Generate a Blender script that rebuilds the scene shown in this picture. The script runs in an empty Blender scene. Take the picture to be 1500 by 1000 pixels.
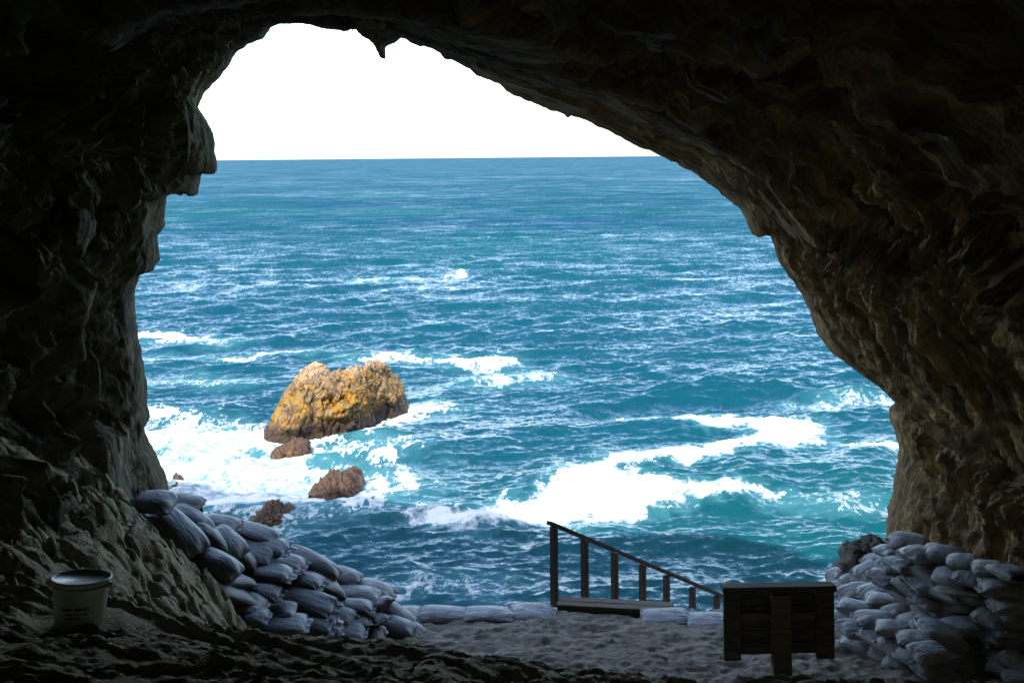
import bpy, bmesh, math, random
import numpy as np
from mathutils import Vector, Matrix

R = math.radians
rng = np.random.default_rng(7)
random.seed(7)
sc = bpy.context.scene

# ------------------------------------------------------------------ camera
K = 1.52                       # metres of depth per unit of working depth D
F = 1150.0 * K                 # focal length in pixels of a 1500 px wide frame
CAMZ = 20.0                    # the eye is 20 m above the sea
ROLL = R(-0.55)
cam_d = bpy.data.cameras.new('camera')
cam = bpy.data.objects.new('camera', cam_d)
sc.collection.objects.link(cam)
cam_d.sensor_width = 36.0
cam_d.lens = F / 1500.0 * 36.0
cam_d.shift_y = -(500 - 230.5) / 1500.0
cam_d.clip_start = 0.05
cam_d.clip_end = 200000.0
cam.matrix_world = Matrix.Translation((0, 0, CAMZ)) @ Matrix.Rotation(R(90), 4, 'X') @ Matrix.Rotation(ROLL, 4, 'Z')
sc.camera = cam

# ------------------------------------------------------------------ sky and sun
SUN_EL, SUN_AZ = 47.0, 200.0   # azimuth clockwise from +Y: behind the camera, a little to its left
world = bpy.data.worlds.new('World'); sc.world = world
world.use_nodes = True
wn = world.node_tree
wn.nodes.clear()
sky = wn.nodes.new('ShaderNodeTexSky'); sky.sky_type = 'NISHITA'; sky.sun_disc = False
sky.sun_elevation = R(SUN_EL); sky.sun_rotation = R(SUN_AZ)
sky.air_density = 1.0; sky.dust_density = 1.8; sky.ozone_density = 1.0
bg = wn.nodes.new('ShaderNodeBackground'); bg.inputs[1].default_value = 0.15
wo = wn.nodes.new('ShaderNodeOutputWorld')
wn.links.new(sky.outputs[0], bg.inputs[0]); wn.links.new(bg.outputs[0], wo.inputs[0])

sun_d = bpy.data.lights.new('sun', 'SUN'); sun_d.energy = 2.0; sun_d.angle = R(0.5); sun_d.color = (1.0, 0.95, 0.87)
sun = bpy.data.objects.new('sun', sun_d); sc.collection.objects.link(sun)
sdir = Vector((math.sin(R(SUN_AZ)) * math.cos(R(SUN_EL)), math.cos(R(SUN_AZ)) * math.cos(R(SUN_EL)), math.sin(R(SUN_EL))))
sun.rotation_euler = sdir.to_track_quat('Z', 'Y').to_euler()

sc.view_settings.view_transform = 'Standard'
sc.view_settings.look = 'None'
sc.view_settings.exposure = 2.35
sc.view_settings.gamma = 1.0
sc.view_settings.use_curve_mapping = False
sc.render.engine = 'CYCLES'
sc.cycles.use_denoising = True
sc.cycles.max_bounces = 8
sc.cycles.diffuse_bounces = 5
sc.cycles.sample_clamp_indirect = 6.0

# ------------------------------------------------------------------ helpers
CS, SN = math.cos(ROLL), math.sin(ROLL)
def U(px, py, D):
    """point in the world seen at px,py (1500x1000) at working depth D"""
    u, v = px - 750.0, 230.5 - py
    return np.array([(u * CS - v * SN) * D / 1150.0, D * K, CAMZ + (u * SN + v * CS) * D / 1150.0])
def sea_point(px, py, z=0.0):
    u, v = px - 750.0, 230.5 - py
    D = -(CAMZ - z) * 1150.0 / (u * SN + v * CS)
    return U(px, py, D)
def floor_z(y):                                   # sand floor, world y
    return CAMZ - 3.6 - 0.2 * (y / K)
def floor_D(py, h=0.0):                           # depth of a floor point (raised h) seen at row py
    return 1150.0 * (3.6 - h) / (py - 230.5 - 230.0)

def _hash(ix, iy, iz, seed):
    h = (ix.astype(np.uint32) * np.uint32(374761393) + iy.astype(np.uint32) * np.uint32(668265263)
         + iz.astype(np.uint32) * np.uint32(2147483647 - 104729) + np.uint32(seed * 974711 + 13))
    h = (h ^ (h >> np.uint32(13))) * np.uint32(1274126177)
    h = h ^ (h >> np.uint32(16))
    return (h & np.uint32(0xffff)).astype(np.float32) / 32767.5 - 1.0
def noise(x, y, z, seed=0):
    x = np.asarray(x, np.float64); y = np.asarray(y, np.float64); z = np.asarray(z, np.float64)
    x, y, z = np.broadcast_arrays(x, y, z)
    fx, fy, fz = np.floor(x), np.floor(y), np.floor(z)
    ix, iy, iz = fx.astype(np.int64), fy.astype(np.int64), fz.astype(np.int64)
    tx, ty, tz = (x - fx).astype(np.float32), (y - fy).astype(np.float32), (z - fz).astype(np.float32)
    sx, sy, sz = [t * t * t * (t * (t * 6 - 15) + 10) for t in (tx, ty, tz)]
    out = 0
    for dx in (0, 1):
        wx = sx if dx else 1 - sx
        for dy in (0, 1):
            wy = sy if dy else 1 - sy
            for dz in (0, 1):
                wz = sz if dz else 1 - sz
                out = out + wx * wy * wz * _hash(ix + dx, iy + dy, iz + dz, seed)
    return out
def fbm(x, y, z, octv=4, seed=0, gain=0.5, ridged=False):
    a, s, out = 1.0, 1.0, 0
    for i in range(octv):
        n = noise(x * s + i * 17.3, y * s - i * 9.1, z * s + i * 5.7, seed + i)
        if ridged: n = 1 - 2 * np.abs(n)
        out = out + a * n
        a *= gain; s *= 2.03
    return out
def facets(x, y, z, seed=0):
    """broken planes: each voronoi cell is a tilted facet; returns (facet height, distance to the crack between cells)"""
    fx, fy, fz = np.floor(x), np.floor(y), np.floor(z)
    f1 = np.full(x.shape, 9.0); f2 = f1.copy(); val = np.zeros(x.shape)
    for i in (-1, 0, 1):
        for j in (-1, 0, 1):
            for k in (-1, 0, 1):
                ix, iy, iz = [(v + o).astype(np.int64) for v, o in ((fx, i), (fy, j), (fz, k))]
                h = [_hash(ix, iy, iz, seed + q) for q in range(7)]
                dx = x - (ix + 0.5 + 0.45 * h[0]); dy = y - (iy + 0.5 + 0.45 * h[1]); dz = z - (iz + 0.5 + 0.45 * h[2])
                d = np.sqrt(dx * dx + dy * dy + dz * dz)
                pl = 0.75 * (dx * h[3] + dy * h[4] + dz * h[5]) + 0.4 * h[6]
                nearer = d < f1
                f2 = np.where(nearer, f1, np.minimum(f2, d)); val = np.where(nearer, pl, val); f1 = np.where(nearer, d, f1)
    return val, f2 - f1
def sstep(a, b, x):
    t = np.clip((x - a) / (b - a), 0, 1)
    return t * t * (3 - 2 * t)

C = sc.collection
def link(o, parent=None):
    C.objects.link(o)
    if parent: o.parent = parent
    return o
def tag(o, label=None, cat=None, group=None, kind=None):
    if label: o['label'] = label
    if cat: o['category'] = cat
    if group: o['group'] = group
    if kind: o['kind'] = kind
    return o
def grid_mesh(name, P, mat, closed_u=False, flip=False, smooth=True):
    r, c = P.shape[:2]
    me = bpy.data.meshes.new(name)
    idx = np.arange(r * c).reshape(r, c)
    if closed_u:
        idx = np.concatenate([idx, idx[:, :1]], 1)
    a, b, d, e = idx[:-1, :-1], idx[:-1, 1:], idx[1:, 1:], idx[1:, :-1]
    q = np.stack([a, b, d, e] if not flip else [a, e, d, b], -1).reshape(-1, 4)
    me.vertices.add(r * c)
    me.vertices.foreach_set('co', P.reshape(-1).astype(np.float32))
    me.loops.add(q.size); me.loops.foreach_set('vertex_index', q.reshape(-1).astype(np.int32))
    me.polygons.add(len(q))
    me.polygons.foreach_set('loop_start', np.arange(0, q.size, 4, dtype=np.int32))
    me.polygons.foreach_set('use_smooth', np.full(len(q), smooth))
    me.update(calc_edges=True)
    me.materials.append(mat)
    return me
def add_attr(me, name, arr):
    at = me.attributes.new(name, 'FLOAT', 'POINT')
    at.data.foreach_set('value', np.asarray(arr, np.float32).reshape(-1))
def grid_normals(P):
    du = np.gradient(P, axis=1); dv = np.gradient(P, axis=0)
    n = np.cross(du, dv)
    return n / (np.linalg.norm(n, axis=-1, keepdims=True) + 1e-9)
def mesh_obj(name, me, parent=None):
    return link(bpy.data.objects.new(name, me), parent)
def bm_obj(name, bm, mat, parent=None, smooth=False, bevel=0.0):
    if bevel > 0:
        bmesh.ops.bevel(bm, geom=list(bm.edges), offset=bevel, segments=2, affect='EDGES')
    me = bpy.data.meshes.new(name); bm.to_mesh(me); bm.free()
    for p in me.polygons: p.use_smooth = smooth
    me.materials.append(mat)
    return mesh_obj(name, me, parent)
def box_bm(sx, sy, sz, M=None, cuts=0, rough=0.0, seed=0):
    bm = bmesh.new()
    bmesh.ops.create_cube(bm, size=1.0)
    bmesh.ops.scale(bm, vec=(sx, sy, sz), verts=bm.verts)
    if cuts:
        longest = max(range(3), key=lambda i: (sx, sy, sz)[i])
        ed = [e for e in bm.edges if abs((e.verts[0].co - e.verts[1].co)[longest]) > 1e-6]
        bmesh.ops.subdivide_edges(bm, edges=ed, cuts=cuts, use_grid_fill=True)
    if rough:
        rr = random.Random(seed)
        for v in bm.verts: v.co += Vector((rr.uniform(-1, 1), rr.uniform(-1, 1), rr.uniform(-1, 1))) * rough
    if M is not None: bmesh.ops.transform(bm, matrix=M, verts=bm.verts)
    return bm
def beam(name, p, q, w, h, mat, parent, up=(0, 0, 1), bevel=0.006, seed=0):
    """timber from p to q, w wide across, h along the up vector; coordinates local to parent"""
    p, q = Vector(p), Vector(q)
    x = (q - p); L = x.length; x.normalize()
    y = Vector(up).cross(x).normalized(); z = x.cross(y)
    M = Matrix((x, y, z)).transposed().to_4x4(); M.translation = (p + q) / 2
    return bm_obj(name, box_bm(L, w, h, M, cuts=3, rough=0.0022, seed=seed), mat, parent, bevel=bevel)

# ------------------------------------------------------------------ materials
class NT:
    def __init__(s, name):
        s.m = bpy.data.materials.new(name); s.m.use_nodes = True
        s.t = s.m.node_tree; s.t.nodes.clear()
        s.out = s.n('ShaderNodeOutputMaterial'); s.b = s.n('ShaderNodeBsdfPrincipled')
        s.l(s.b.outputs[0], s.out.inputs[0])
        s.tc = s.n('ShaderNodeTexCoord')
    def n(s, t, **kw):
        nd = s.t.nodes.new(t)
        for k, v in kw.items(): setattr(nd, k, v)
        return nd
    def l(s, a, b): s.t.links.new(a, b)
    def val(s, sock, v):
        if hasattr(v, 'is_linked') or hasattr(v, 'links'): s.l(v, sock)
        else: sock.default_value = v
    def map(s, scale=(1, 1, 1), rot=(0, 0, 0), src=None):
        m = s.n('ShaderNodeMapping'); m.inputs['Scale'].default_value = scale; m.inputs['Rotation'].default_value = rot
        s.l(src or s.tc.outputs['Object'], m.inputs[0]); return m.outputs[0]
    def noise(s, scale, detail=4, rough=0.55, vec=None, dist=0.0):
        t = s.n('ShaderNodeTexNoise'); t.inputs['Scale'].default_value = scale
        t.inputs['Detail'].default_value = detail; t.inputs['Roughness'].default_value = rough
        t.inputs['Distortion'].default_value = dist
        s.l(vec or s.tc.outputs['Object'], t.inputs['Vector']); return t.outputs['Fac']
    def vor(s, scale, vec=None, feat='F1', rnd=1.0):
        t = s.n('ShaderNodeTexVoronoi', feature=feat); t.inputs['Scale'].default_value = scale
        t.inputs['Randomness'].default_value = rnd
        s.l(vec or s.tc.outputs['Object'], t.inputs['Vector']); return t.outputs['Distance']
    def ramp(s, fac, stops, interp='LINEAR'):
        r = s.n('ShaderNodeValToRGB'); r.color_ramp.interpolation = interp
        e = r.color_ramp.elements
        while len(e) < len(stops): e.new(0.5)
        for i, (p, c) in enumerate(stops):
            e[i].position = p
            e[i].color = (c, c, c, 1) if isinstance(c, (int, float)) else (*c, 1)
        s.l(fac, r.inputs[0]); return r.outputs[0]
    def mix(s, fac, a, b, mode='MIX'):
        m = s.n('ShaderNodeMix', data_type='RGBA', blend_type=mode)
        s.val(m.inputs[0], fac)
        for sock, v in ((m.inputs[6], a), (m.inputs[7], b)):
            if isinstance(v, tuple): sock.default_value = (*v, 1)
            else: s.l(v, sock)
        return m.outputs[2]
    def math(s, op, a, b=0.0, c=None, clamp=False):
        m = s.n('ShaderNodeMath', operation=op, use_clamp=clamp)
        s.val(m.inputs[0], a); s.val(m.inputs[1], b)
        if c is not None: s.val(m.inputs[2], c)
        return m.outputs[0]
    def attr(s, name):
        a = s.n('ShaderNodeAttribute'); a.attribute_name = name; return a.outputs['Fac']
    def bump(s, h, strength=0.5, dist=0.05, normal=None):
        b = s.n('ShaderNodeBump'); b.inputs['Strength'].default_value = strength; b.inputs['Distance'].default_value = dist
        s.l(h, b.inputs['Height'])
        if normal: s.l(normal, b.inputs['Normal'])
        return b.outputs[0]
    def set(s, **kw):
        names = dict(col='Base Color', rough='Roughness', normal='Normal', ior='IOR', spec='Specular IOR Level', metal='Metallic', trans='Transmission Weight', sheen='Sheen Weight')
        for k, v in kw.items():
            sock = s.b.inputs[names[k]]
            if isinstance(v, tuple): sock.default_value = (*v, 1)
            elif isinstance(v, (int, float)): sock.default_value = v
            else: s.l(v, sock)
        return s.m

def rock_material(name, dark, mid, light, tint, scale=1.0, bump=0.6, stretch=(1, 1, 1), rot=(0, 0, 0), spec=0.2, sides=False):
    t = NT(name)
    v = t.map(stretch, rot)
    big = t.noise(0.55 * scale, 5, 0.6, v)
    med = t.noise(3.0 * scale, 7, 0.65, v, 0.4)
    fine = t.noise(16 * scale, 6, 0.7, v)
    col = t.ramp(med, [(0.3, dark), (0.52, mid), (0.74, light)])
    col = t.mix(t.ramp(big, [(0.42, 0.0), (0.62, 0.75)]), col, tint, 'MIX')
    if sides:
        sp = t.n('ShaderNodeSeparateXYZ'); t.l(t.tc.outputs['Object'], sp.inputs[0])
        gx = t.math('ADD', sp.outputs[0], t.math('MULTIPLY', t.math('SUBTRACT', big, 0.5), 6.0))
        col = t.mix(1.0, col, t.ramp(t.math('MULTIPLY_ADD', gx, 0.125, 0.5), [(0.25, (1.0, 1.0, 0.84)), (0.75, (2.0, 1.5, 0.98))]), 'MULTIPLY')  # greener left, browner right; warm light on the right also put into the colour
        cb = t.n('ShaderNodeCombineXYZ'); t.l(t.attr('arc'), cb.inputs[0]); t.l(t.attr('dep'), cb.inputs[1])
        b1 = t.noise(1.0, 7, 0.66, t.map((0.55, 3.2, 1), src=cb.outputs[0]), 0.5)
        b2 = t.noise(1.0, 6, 0.7, t.map((1.8, 14.0, 1), src=cb.outputs[0]), 0.4)
        col = t.mix(0.85, col, t.ramp(b1, [(0.36, (0.28, 0.26, 0.24)), (0.5, (0.95, 0.95, 0.95)), (0.64, (1.7, 1.6, 1.4))]), 'MULTIPLY')
        col = t.mix(0.5, col, t.ramp(b2, [(0.35, (0.45, 0.43, 0.40)), (0.6, (1.15, 1.15, 1.15))]), 'MULTIPLY')
        med = t.math('ADD', med, t.math('ADD', t.math('MULTIPLY', b1, 1.1), t.math('MULTIPLY', b2, 0.95)))
    col = t.mix(0.65, col, t.ramp(fine, [(0.25, (0.35, 0.35, 0.36)), (0.5, (0.8, 0.8, 0.8)), (0.8, (1.25, 1.22, 1.15))]), 'MULTIPLY')
    pits = t.ramp(t.vor(9 * scale, v), [(0.0, 0.0), (0.35, 1.0)])
    h = t.math('ADD', t.math('MULTIPLY', med, 1.4), t.math('ADD', t.math('MULTIPLY', fine, 0.5), t.math('MULTIPLY', pits, 0.35)))
    n = t.bump(h, bump, 0.09)
    return t.set(col=col, rough=0.9, normal=n, spec=spec)

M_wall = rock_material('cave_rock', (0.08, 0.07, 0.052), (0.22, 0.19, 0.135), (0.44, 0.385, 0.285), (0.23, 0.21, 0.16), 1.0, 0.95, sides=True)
M_ledge = rock_material('ledge_rock', (0.17, 0.145, 0.085), (0.42, 0.36, 0.215), (0.55, 0.48, 0.30), (0.40, 0.345, 0.21), 2.6, 0.55, (0.7, 1, 1.6))
M_boulder = rock_material('boulder_rock', (0.05, 0.04, 0.03), (0.17, 0.14, 0.11), (0.32, 0.28, 0.22), (0.2, 0.17, 0.13), 2.2, 0.7)

def sand_material():
    t = NT('sand')
    a = t.noise(3.0, 6, 0.6); b = t.noise(60, 4, 0.7); c = t.noise(14, 5, 0.6)
    col = t.ramp(a, [(0.3, (0.19, 0.15, 0.11)), (0.55, (0.29, 0.24, 0.18)), (0.8, (0.37, 0.31, 0.24))])
    col = t.mix(0.5, col, t.ramp(b, [(0.3, (0.6, 0.6, 0.6)), (0.7, (1.2, 1.2, 1.2))]), 'MULTIPLY')
    h = t.math('ADD', c, t.math('MULTIPLY', b, 0.25))
    return t.set(col=col, rough=0.95, spec=0.15, normal=t.bump(h, 0.7, 0.05))
M_sand = sand_material()

def bag_material(name, lo, hi, bump=0.8):
    t = NT(name)
    oi = t.n('ShaderNodeObjectInfo').outputs['Random']
    w1 = t.n('ShaderNodeTexWave', wave_type='BANDS', bands_direction='X'); w1.inputs['Scale'].default_value = 42
    w1.inputs['Distortion'].default_value = 0.6
    t.l(t.tc.outputs['Object'], w1.inputs[0])
    dirt = t.noise(2.2, 6, 0.65); fine = t.noise(40, 3)
    crease = t.noise(3.2, 4, 0.5, t.map((1.0, 1.6, 1.0)), 0.6)
    col = t.mix(oi, lo, hi)
    col = t.mix(t.ramp(dirt, [(0.45, 0.0), (0.75, 0.75)]), col, (0.11, 0.085, 0.055))
    col = t.mix(0.35, col, t.ramp(fine, [(0.3, (0.7, 0.7, 0.7)), (0.7, (1.1, 1.1, 1.1))]), 'MULTIPLY')
    wr = t.noise(1.0, 5, 0.6, t.map((9.0, 2.2, 2.2)), 1.0)
    wr2 = t.noise(1.0, 4, 0.6, t.map((3.0, 9.0, 4.0)), 0.8)
    crease = t.math('ADD', t.math('MULTIPLY', crease, 0.8), t.math('ADD', t.math('MULTIPLY', wr, 0.45), t.math('MULTIPLY', wr2, 0.4)))
    h = t.math('ADD', t.math('MULTIPLY', crease, 1.0), t.math('MULTIPLY', w1.outputs['Fac'], 0.03))
    return t.set(col=col, rough=t.ramp(dirt, [(0.3, 0.30), (0.7, 0.55)]), spec=0.55, normal=t.bump(h, bump, 0.05))
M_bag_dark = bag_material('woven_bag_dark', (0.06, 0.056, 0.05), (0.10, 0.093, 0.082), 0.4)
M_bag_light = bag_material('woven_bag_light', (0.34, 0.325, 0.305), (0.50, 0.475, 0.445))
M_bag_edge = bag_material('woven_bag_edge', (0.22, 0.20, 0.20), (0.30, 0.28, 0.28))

def wood_material(name, dark, light):
    t = NT(name)
    v = t.map((1.2, 9, 9))
    g = t.noise(3.0, 6, 0.65, v, 0.5); f = t.noise(30, 4, 0.6, v)
    col = t.ramp(g, [(0.3, dark), (0.7, light)])
    return t.set(col=col, rough=0.85, spec=0.2, normal=t.bump(t.math('ADD', g, t.math('MULTIPLY', f, 0.4)), 0.5, 0.012))
M_wood_dark = wood_material('dark_timber', (0.05, 0.04, 0.028), (0.16, 0.13, 0.09))
M_wood_rail = wood_material('rail_timber', (0.055, 0.042, 0.032), (0.13, 0.10, 0.075))
M_wood_deck = wood_material('deck_timber', (0.12, 0.085, 0.055), (0.24, 0.175, 0.12))

def plain(name, col, rough=0.5, spec=0.4, var=0.2):
    t = NT(name)
    a = t.noise(7, 5, 0.6)
    c = t.mix(1.0, col, t.ramp(a, [(0.3, 1 - var), (0.7, 1 + var * 0.4)]), 'MULTIPLY')
    return t.set(col=c, rough=rough, spec=spec)
M_bucket = plain('bucket_plastic', (0.76, 0.74, 0.64), 0.45, 0.45)
M_bucket_lid = plain('bucket_lid_plastic', (0.7, 0.72, 0.68), 0.4, 0.5)
M_print = plain('black_print', (0.03, 0.03, 0.03), 0.6)
M_wire = plain('wire', (0.3, 0.3, 0.3), 0.4)

# ------------------------------------------------------------------ the sea
def pt_seg_dist(x, y, poly, closed=True):
    n = len(poly); best = np.full(x.shape, 1e18); inside = np.zeros(x.shape, bool)
    rngs = range(n) if closed else range(n - 1)
    for i in rngs:
        x0, y0 = poly[i]; x1, y1 = poly[(i + 1) % n]
        dx, dy = x1 - x0, y1 - y0
        t = np.clip(((x - x0) * dx + (y - y0) * dy) / (dx * dx + dy * dy + 1e-12), 0, 1)
        best = np.minimum(best, (x - x0 - t * dx) ** 2 + (y - y0 - t * dy) ** 2)
        if closed:
            c = ((y0 > y) != (y1 > y)) & (x < (x1 - x0) * (y - y0) / (y1 - y0 + 1e-12) + x0)
            inside ^= c
    d = np.sqrt(best)
    return np.where(inside, -d, d) if closed else d
def to_sea(pts): return [tuple(sea_point(a, b)[:2]) for a, b in pts]

def build_sea():
    cols = np.concatenate([-np.geomspace(5, 0.42, 14)[:-1], np.linspace(-0.40, 0.40, 860), np.geomspace(0.42, 5, 14)[1:]])
    rows_py = np.concatenate([np.linspace(1500, 1010, 24), np.linspace(1000, 900, 40)[:-1], np.arange(900, 300, -0.85), np.arange(300, 234, -0.6)])
    Yr = CAMZ * F / (rows_py - 230.5)
    Yr = np.concatenate([Yr, np.geomspace(Yr[-1] * 1.2, 90000, 30)])
    Y, A = np.meshgrid(Yr, cols, indexing='ij')
    X = A * Y
    dY = np.gradient(Yr)[:, None] * np.ones_like(A)
    Z = np.zeros_like(X); DX = np.zeros_like(X); DY = np.zeros_like(X)
    r2 = np.random.default_rng(3)
    lams = np.geomspace(0.7, 26, 64)
    nr = int(np.searchsorted(Yr, 900))
    xs, ys = X[:nr], Y[:nr]
    lim = np.maximum(dY[:nr], 0.0012 * ys)
    patch = 0.75 + 0.45 * noise(xs / 21, ys / 17, 0.3, 5) + 0.25 * noise(xs / 7, ys / 6, 0.9, 6)
    for lam in lams:
        th = R(-90 + 14) + r2.normal(0, 0.62)
        if lam > 9: th = R(-90 + 10) + r2.normal(0, 0.2)
        k = 2 * math.pi / lam
        amp = 0.0098 * lam ** 0.9 * (1.0 if lam < 5 else (5 / lam) ** 0.5)
        ph = r2.uniform(0, 6.28)
        arg = k * (xs * math.cos(th) + ys * math.sin(th)) + ph
        w = amp * sstep(1.6, 3.5, lam / lim) * (patch if lam < 6 else 1.0)
        c, s = np.cos(arg), np.sin(arg)
        Z[:nr] += w * c
        DX[:nr] -= 0.85 * w * s * math.cos(th); DY[:nr] -= 0.85 * w * s * math.sin(th)
    hgt = Z.copy()
    # foam: real patches of white water lying on the sea
    foam = np.zeros_like(X); aer = np.zeros_like(X)
    sel = slice(0, int(np.searchsorted(Yr, 420)))
    x, y, z = X[sel], Y[sel], Z[sel]
    warpx = x + 0.9 * fbm(x / 3.0, y / 4.5, 0.1, 4, 21) + 0.25 * fbm(x / .6, y / 1.0, 0.4, 3, 22)
    warpy = y + 1.5 * fbm(x / 3.0, y / 4.5, 3.1, 4, 23) + 0.4 * fbm(x / .6, y / 1.0, 2.4, 3, 24)
    def zz(a, b): return (560 + a / 1.948, 570 + b / 1.948)
    bigz = [zz(*p) for p in [(800,65),(900,65),(985,55),(1060,80),(1150,90),(1250,105),(1285,122),(1240,148),(1190,166),(1080,176),(960,188),(880,208),(790,212),(740,228),(650,246),(720,266),(850,266),(960,268),(1030,276),(1040,298),(960,310),(860,322),(760,347),(640,364),(520,371),(420,372),(300,383),(180,388),(100,386),(40,376),(120,348),(200,332),(330,326),(430,302),(500,262),(500,236),(560,214),(640,190),(760,175),(870,160),(960,146),(1030,130),(1020,108),(950,101),(880,100),(830,80)]]
    tex = fbm(x / 1.1, y / 2.2, 0.7, 5, 31, 0.6)
    tex2 = fbm(x / 0.35, y / 0.9, 1.7, 4, 33, 0.6)
    lace = fbm(x / 1.3 + 0.5 * tex, y / 2.6 + 0.5 * tex2, 0.2, 4, 41, 0.6, ridged=True)
    def patchp(pts, soft, dens, breakup, aersoft=None, aeramt=0.6, offset=0.0):
        d = pt_seg_dist(warpx, warpy, to_sea(pts)) + offset
        m = sstep(soft, -soft, d + breakup * (0.55 * tex + 0.5 * tex2))
        np.maximum(foam[sel], m * dens, out=foam[sel])
        if aersoft: np.maximum(aer[sel], aeramt * sstep(aersoft, 0, d + 0.8 * tex), out=aer[sel])
    def streak(pts, wid, dens, breakup=0.8, aersoft=1.5):
        d = pt_seg_dist(warpx, warpy, to_sea(pts), False)
        m = sstep(wid * 1.3, wid * 0.3, d + breakup * (0.6 * tex + 0.6 * tex2))
        np.maximum(foam[sel], m * dens, out=foam[sel])
        if aersoft: np.maximum(aer[sel], 0.5 * sstep(wid + aersoft, wid * 0.5, d), out=aer[sel])
    patchp(bigz, 1.15, 1.0, 0.9, 2.4, 0.55, 0.25)
    streak([zz(1240,152), zz(1330,157), zz(1465,168)], 0.55, 0.85, 1.0)
    streak([zz(1020,290), zz(1110,300), zz(1200,298)], 0.5, 0.7, 1.2)
    streak([zz(1200,310), zz(1330,322), zz(1440,335)], 0.7, 0.5, 1.4)
    streak([zz(700,68), zz(800,66)], 0.3, 0.6, 1.0)
    streak([zz(1180,30), zz(1330,18), zz(1420,22)], 1.0, 0.4, 1.6)
    # white water round the rocks
    wash = [(190,632),(250,626),(330,640),(385,652),(440,668),(540,652),(470,672),(455,690),(555,690),(560,705),(540,735),(480,743),(350,742),(260,728),(190,716)]
    patchp(wash, 1.8, 0.62, 2.6, 6.0, 0.95)
    streak([(205,606),(250,606),(300,610),(345,622)], 1.4, 0.85, 1.8, 3)
    streak([(205,640),(300,648),(390,655)], 1.6, 1.0, 1.0, 3)
    streak([(240,690),(330,682),(450,690)], 1.3, 0.9, 1.2, 3)
    streak([(300,725),(400,732),(520,742)], 1.0, 1.0, 0.8, 2)
    streak([(445,735),(500,745),(545,725),(560,700),(530,688)], 0.75, 1.0, 0.6, 2)
    streak([(455,660),(520,668),(600,655)], 0.7, 0.8, 1.4, 3)
    streak([(525,640),(560,626),(600,612),(640,600)], 1.0, 0.9, 1.2, 3)
    streak([(385,650),(440,655),(520,642),(550,622),(598,606)], 0.5, 1.0, 0.5, 2)
    streak([(395,668),(425,674),(455,670)], 0.4, 1.0, 0.4, 2)
    streak([(600,598),(640,592),(660,600)], 1.0, 0.6, 1.8, 3)
    streak([(365,775),(400,782),(440,765)], 0.6, 0.75, 1.0, 3)
    streak([(385,760),(400,772)], 0.8, 0.8, 0.8, 2)
    streak([(200,495),(232,492),(258,497)], 1.8, 1.0, 1.4, 2)
    streak([(255,497),(320,500)], 1.5, 0.35, 2.2, 4)
    streak([(335,528),(372,518),(405,512),(440,517),(482,516)], 0.95, 0.9, 1.4, 3)
    streak([(225,525),(275,523)], 1.3, 0.5, 1.8, 4)
    streak([(210,560),(290,556),(330,562)], 1.6, 0.4, 2.4, 4)
    streak([(548,523),(600,527),(660,531),(740,533)], 1.5, 0.95, 1.6, 4)
    streak([(725,556),(760,550),(785,555)], 1.9, 0.55, 2.0, 4)
    streak([(1190,585),(1240,580),(1290,584)], 1.2, 0.4, 2.2, 3)
    streak([(1130,730),(1200,735),(1290,738)], 0.8, 0.4, 1.6, 2)
    streak([(600,868),(650,862),(700,872)], 0.8, 0.35, 1.6, 3)
    streak([(657,406),(664,403),(672,403),(680,400)], 0.9, 1.0, 0.2, 1)
    streak([(540,411),(600,408),(650,409)], 2.0, 0.45, 3.0, 3)
    # lace of thin foam over the broken water by the rocks, whitecaps on steep crests
    crest = sstep(0.36, 0.62, hgt[sel] + 0.10 * tex) * sstep(0.3, 0.9, tex2 + tex) * (y < 260)
    np.maximum(foam[sel], 0.0 * crest, out=foam[sel])
    np.maximum(foam[sel], 0.75 * sstep(0.55, 1.15, lace) * sstep(0.15, 0.6, aer[sel]), out=foam[sel])
    # raised white water
    Z += 0.07 * foam
    cap = pt_seg_dist(X[sel], Y[sel], to_sea([(657,406),(664,403),(672,403),(680,400)]), False)
    Z[sel] += 0.45 * sstep(1.6, 0.2, cap) * (0.7 + 0.5 * tex)
    spk = pt_seg_dist(X, Y, to_sea([(852,255.5),(853.6,255.5)]), False)
    foam = np.maximum(foam, 0.9 * sstep(9, 3, spk)); Z += 2.0 * sstep(9, 2, spk)
    for a, b in ((484, 716), (396, 760), (425, 660), (480, 640), (560, 612)):      # calm the surface a little at the rocks
        sx, sy, _ = sea_point(a, b); Z *= 1 - 0.45 * np.exp(-((X - sx) ** 2 + (Y - sy) ** 2) / 14)
    green = 0.5 + 0.5 * fbm(X / 60, Y / 90, 0.5, 3, 51)
    green = green + 0.55 * np.exp(-((X - 22) ** 2 / 400 + (Y - 62) ** 2 / 900))
    P = np.stack([X + DX, Y + DY, Z], -1)
    me = grid_mesh('sea', P, sea_mat(), flip=False)
    add_attr(me, 'face', 0.11 + 0.25 * sstep(45, 450, Y)); add_attr(me, 'foam', foam); add_attr(me, 'aer', aer); add_attr(me, 'green', np.clip(green, 0, 1.2))
    o = mesh_obj('sea', me); tag(o, 'teal wind-ruffled sea with white foam reaching the horizon', 'sea', kind='structure')
    return o

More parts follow.
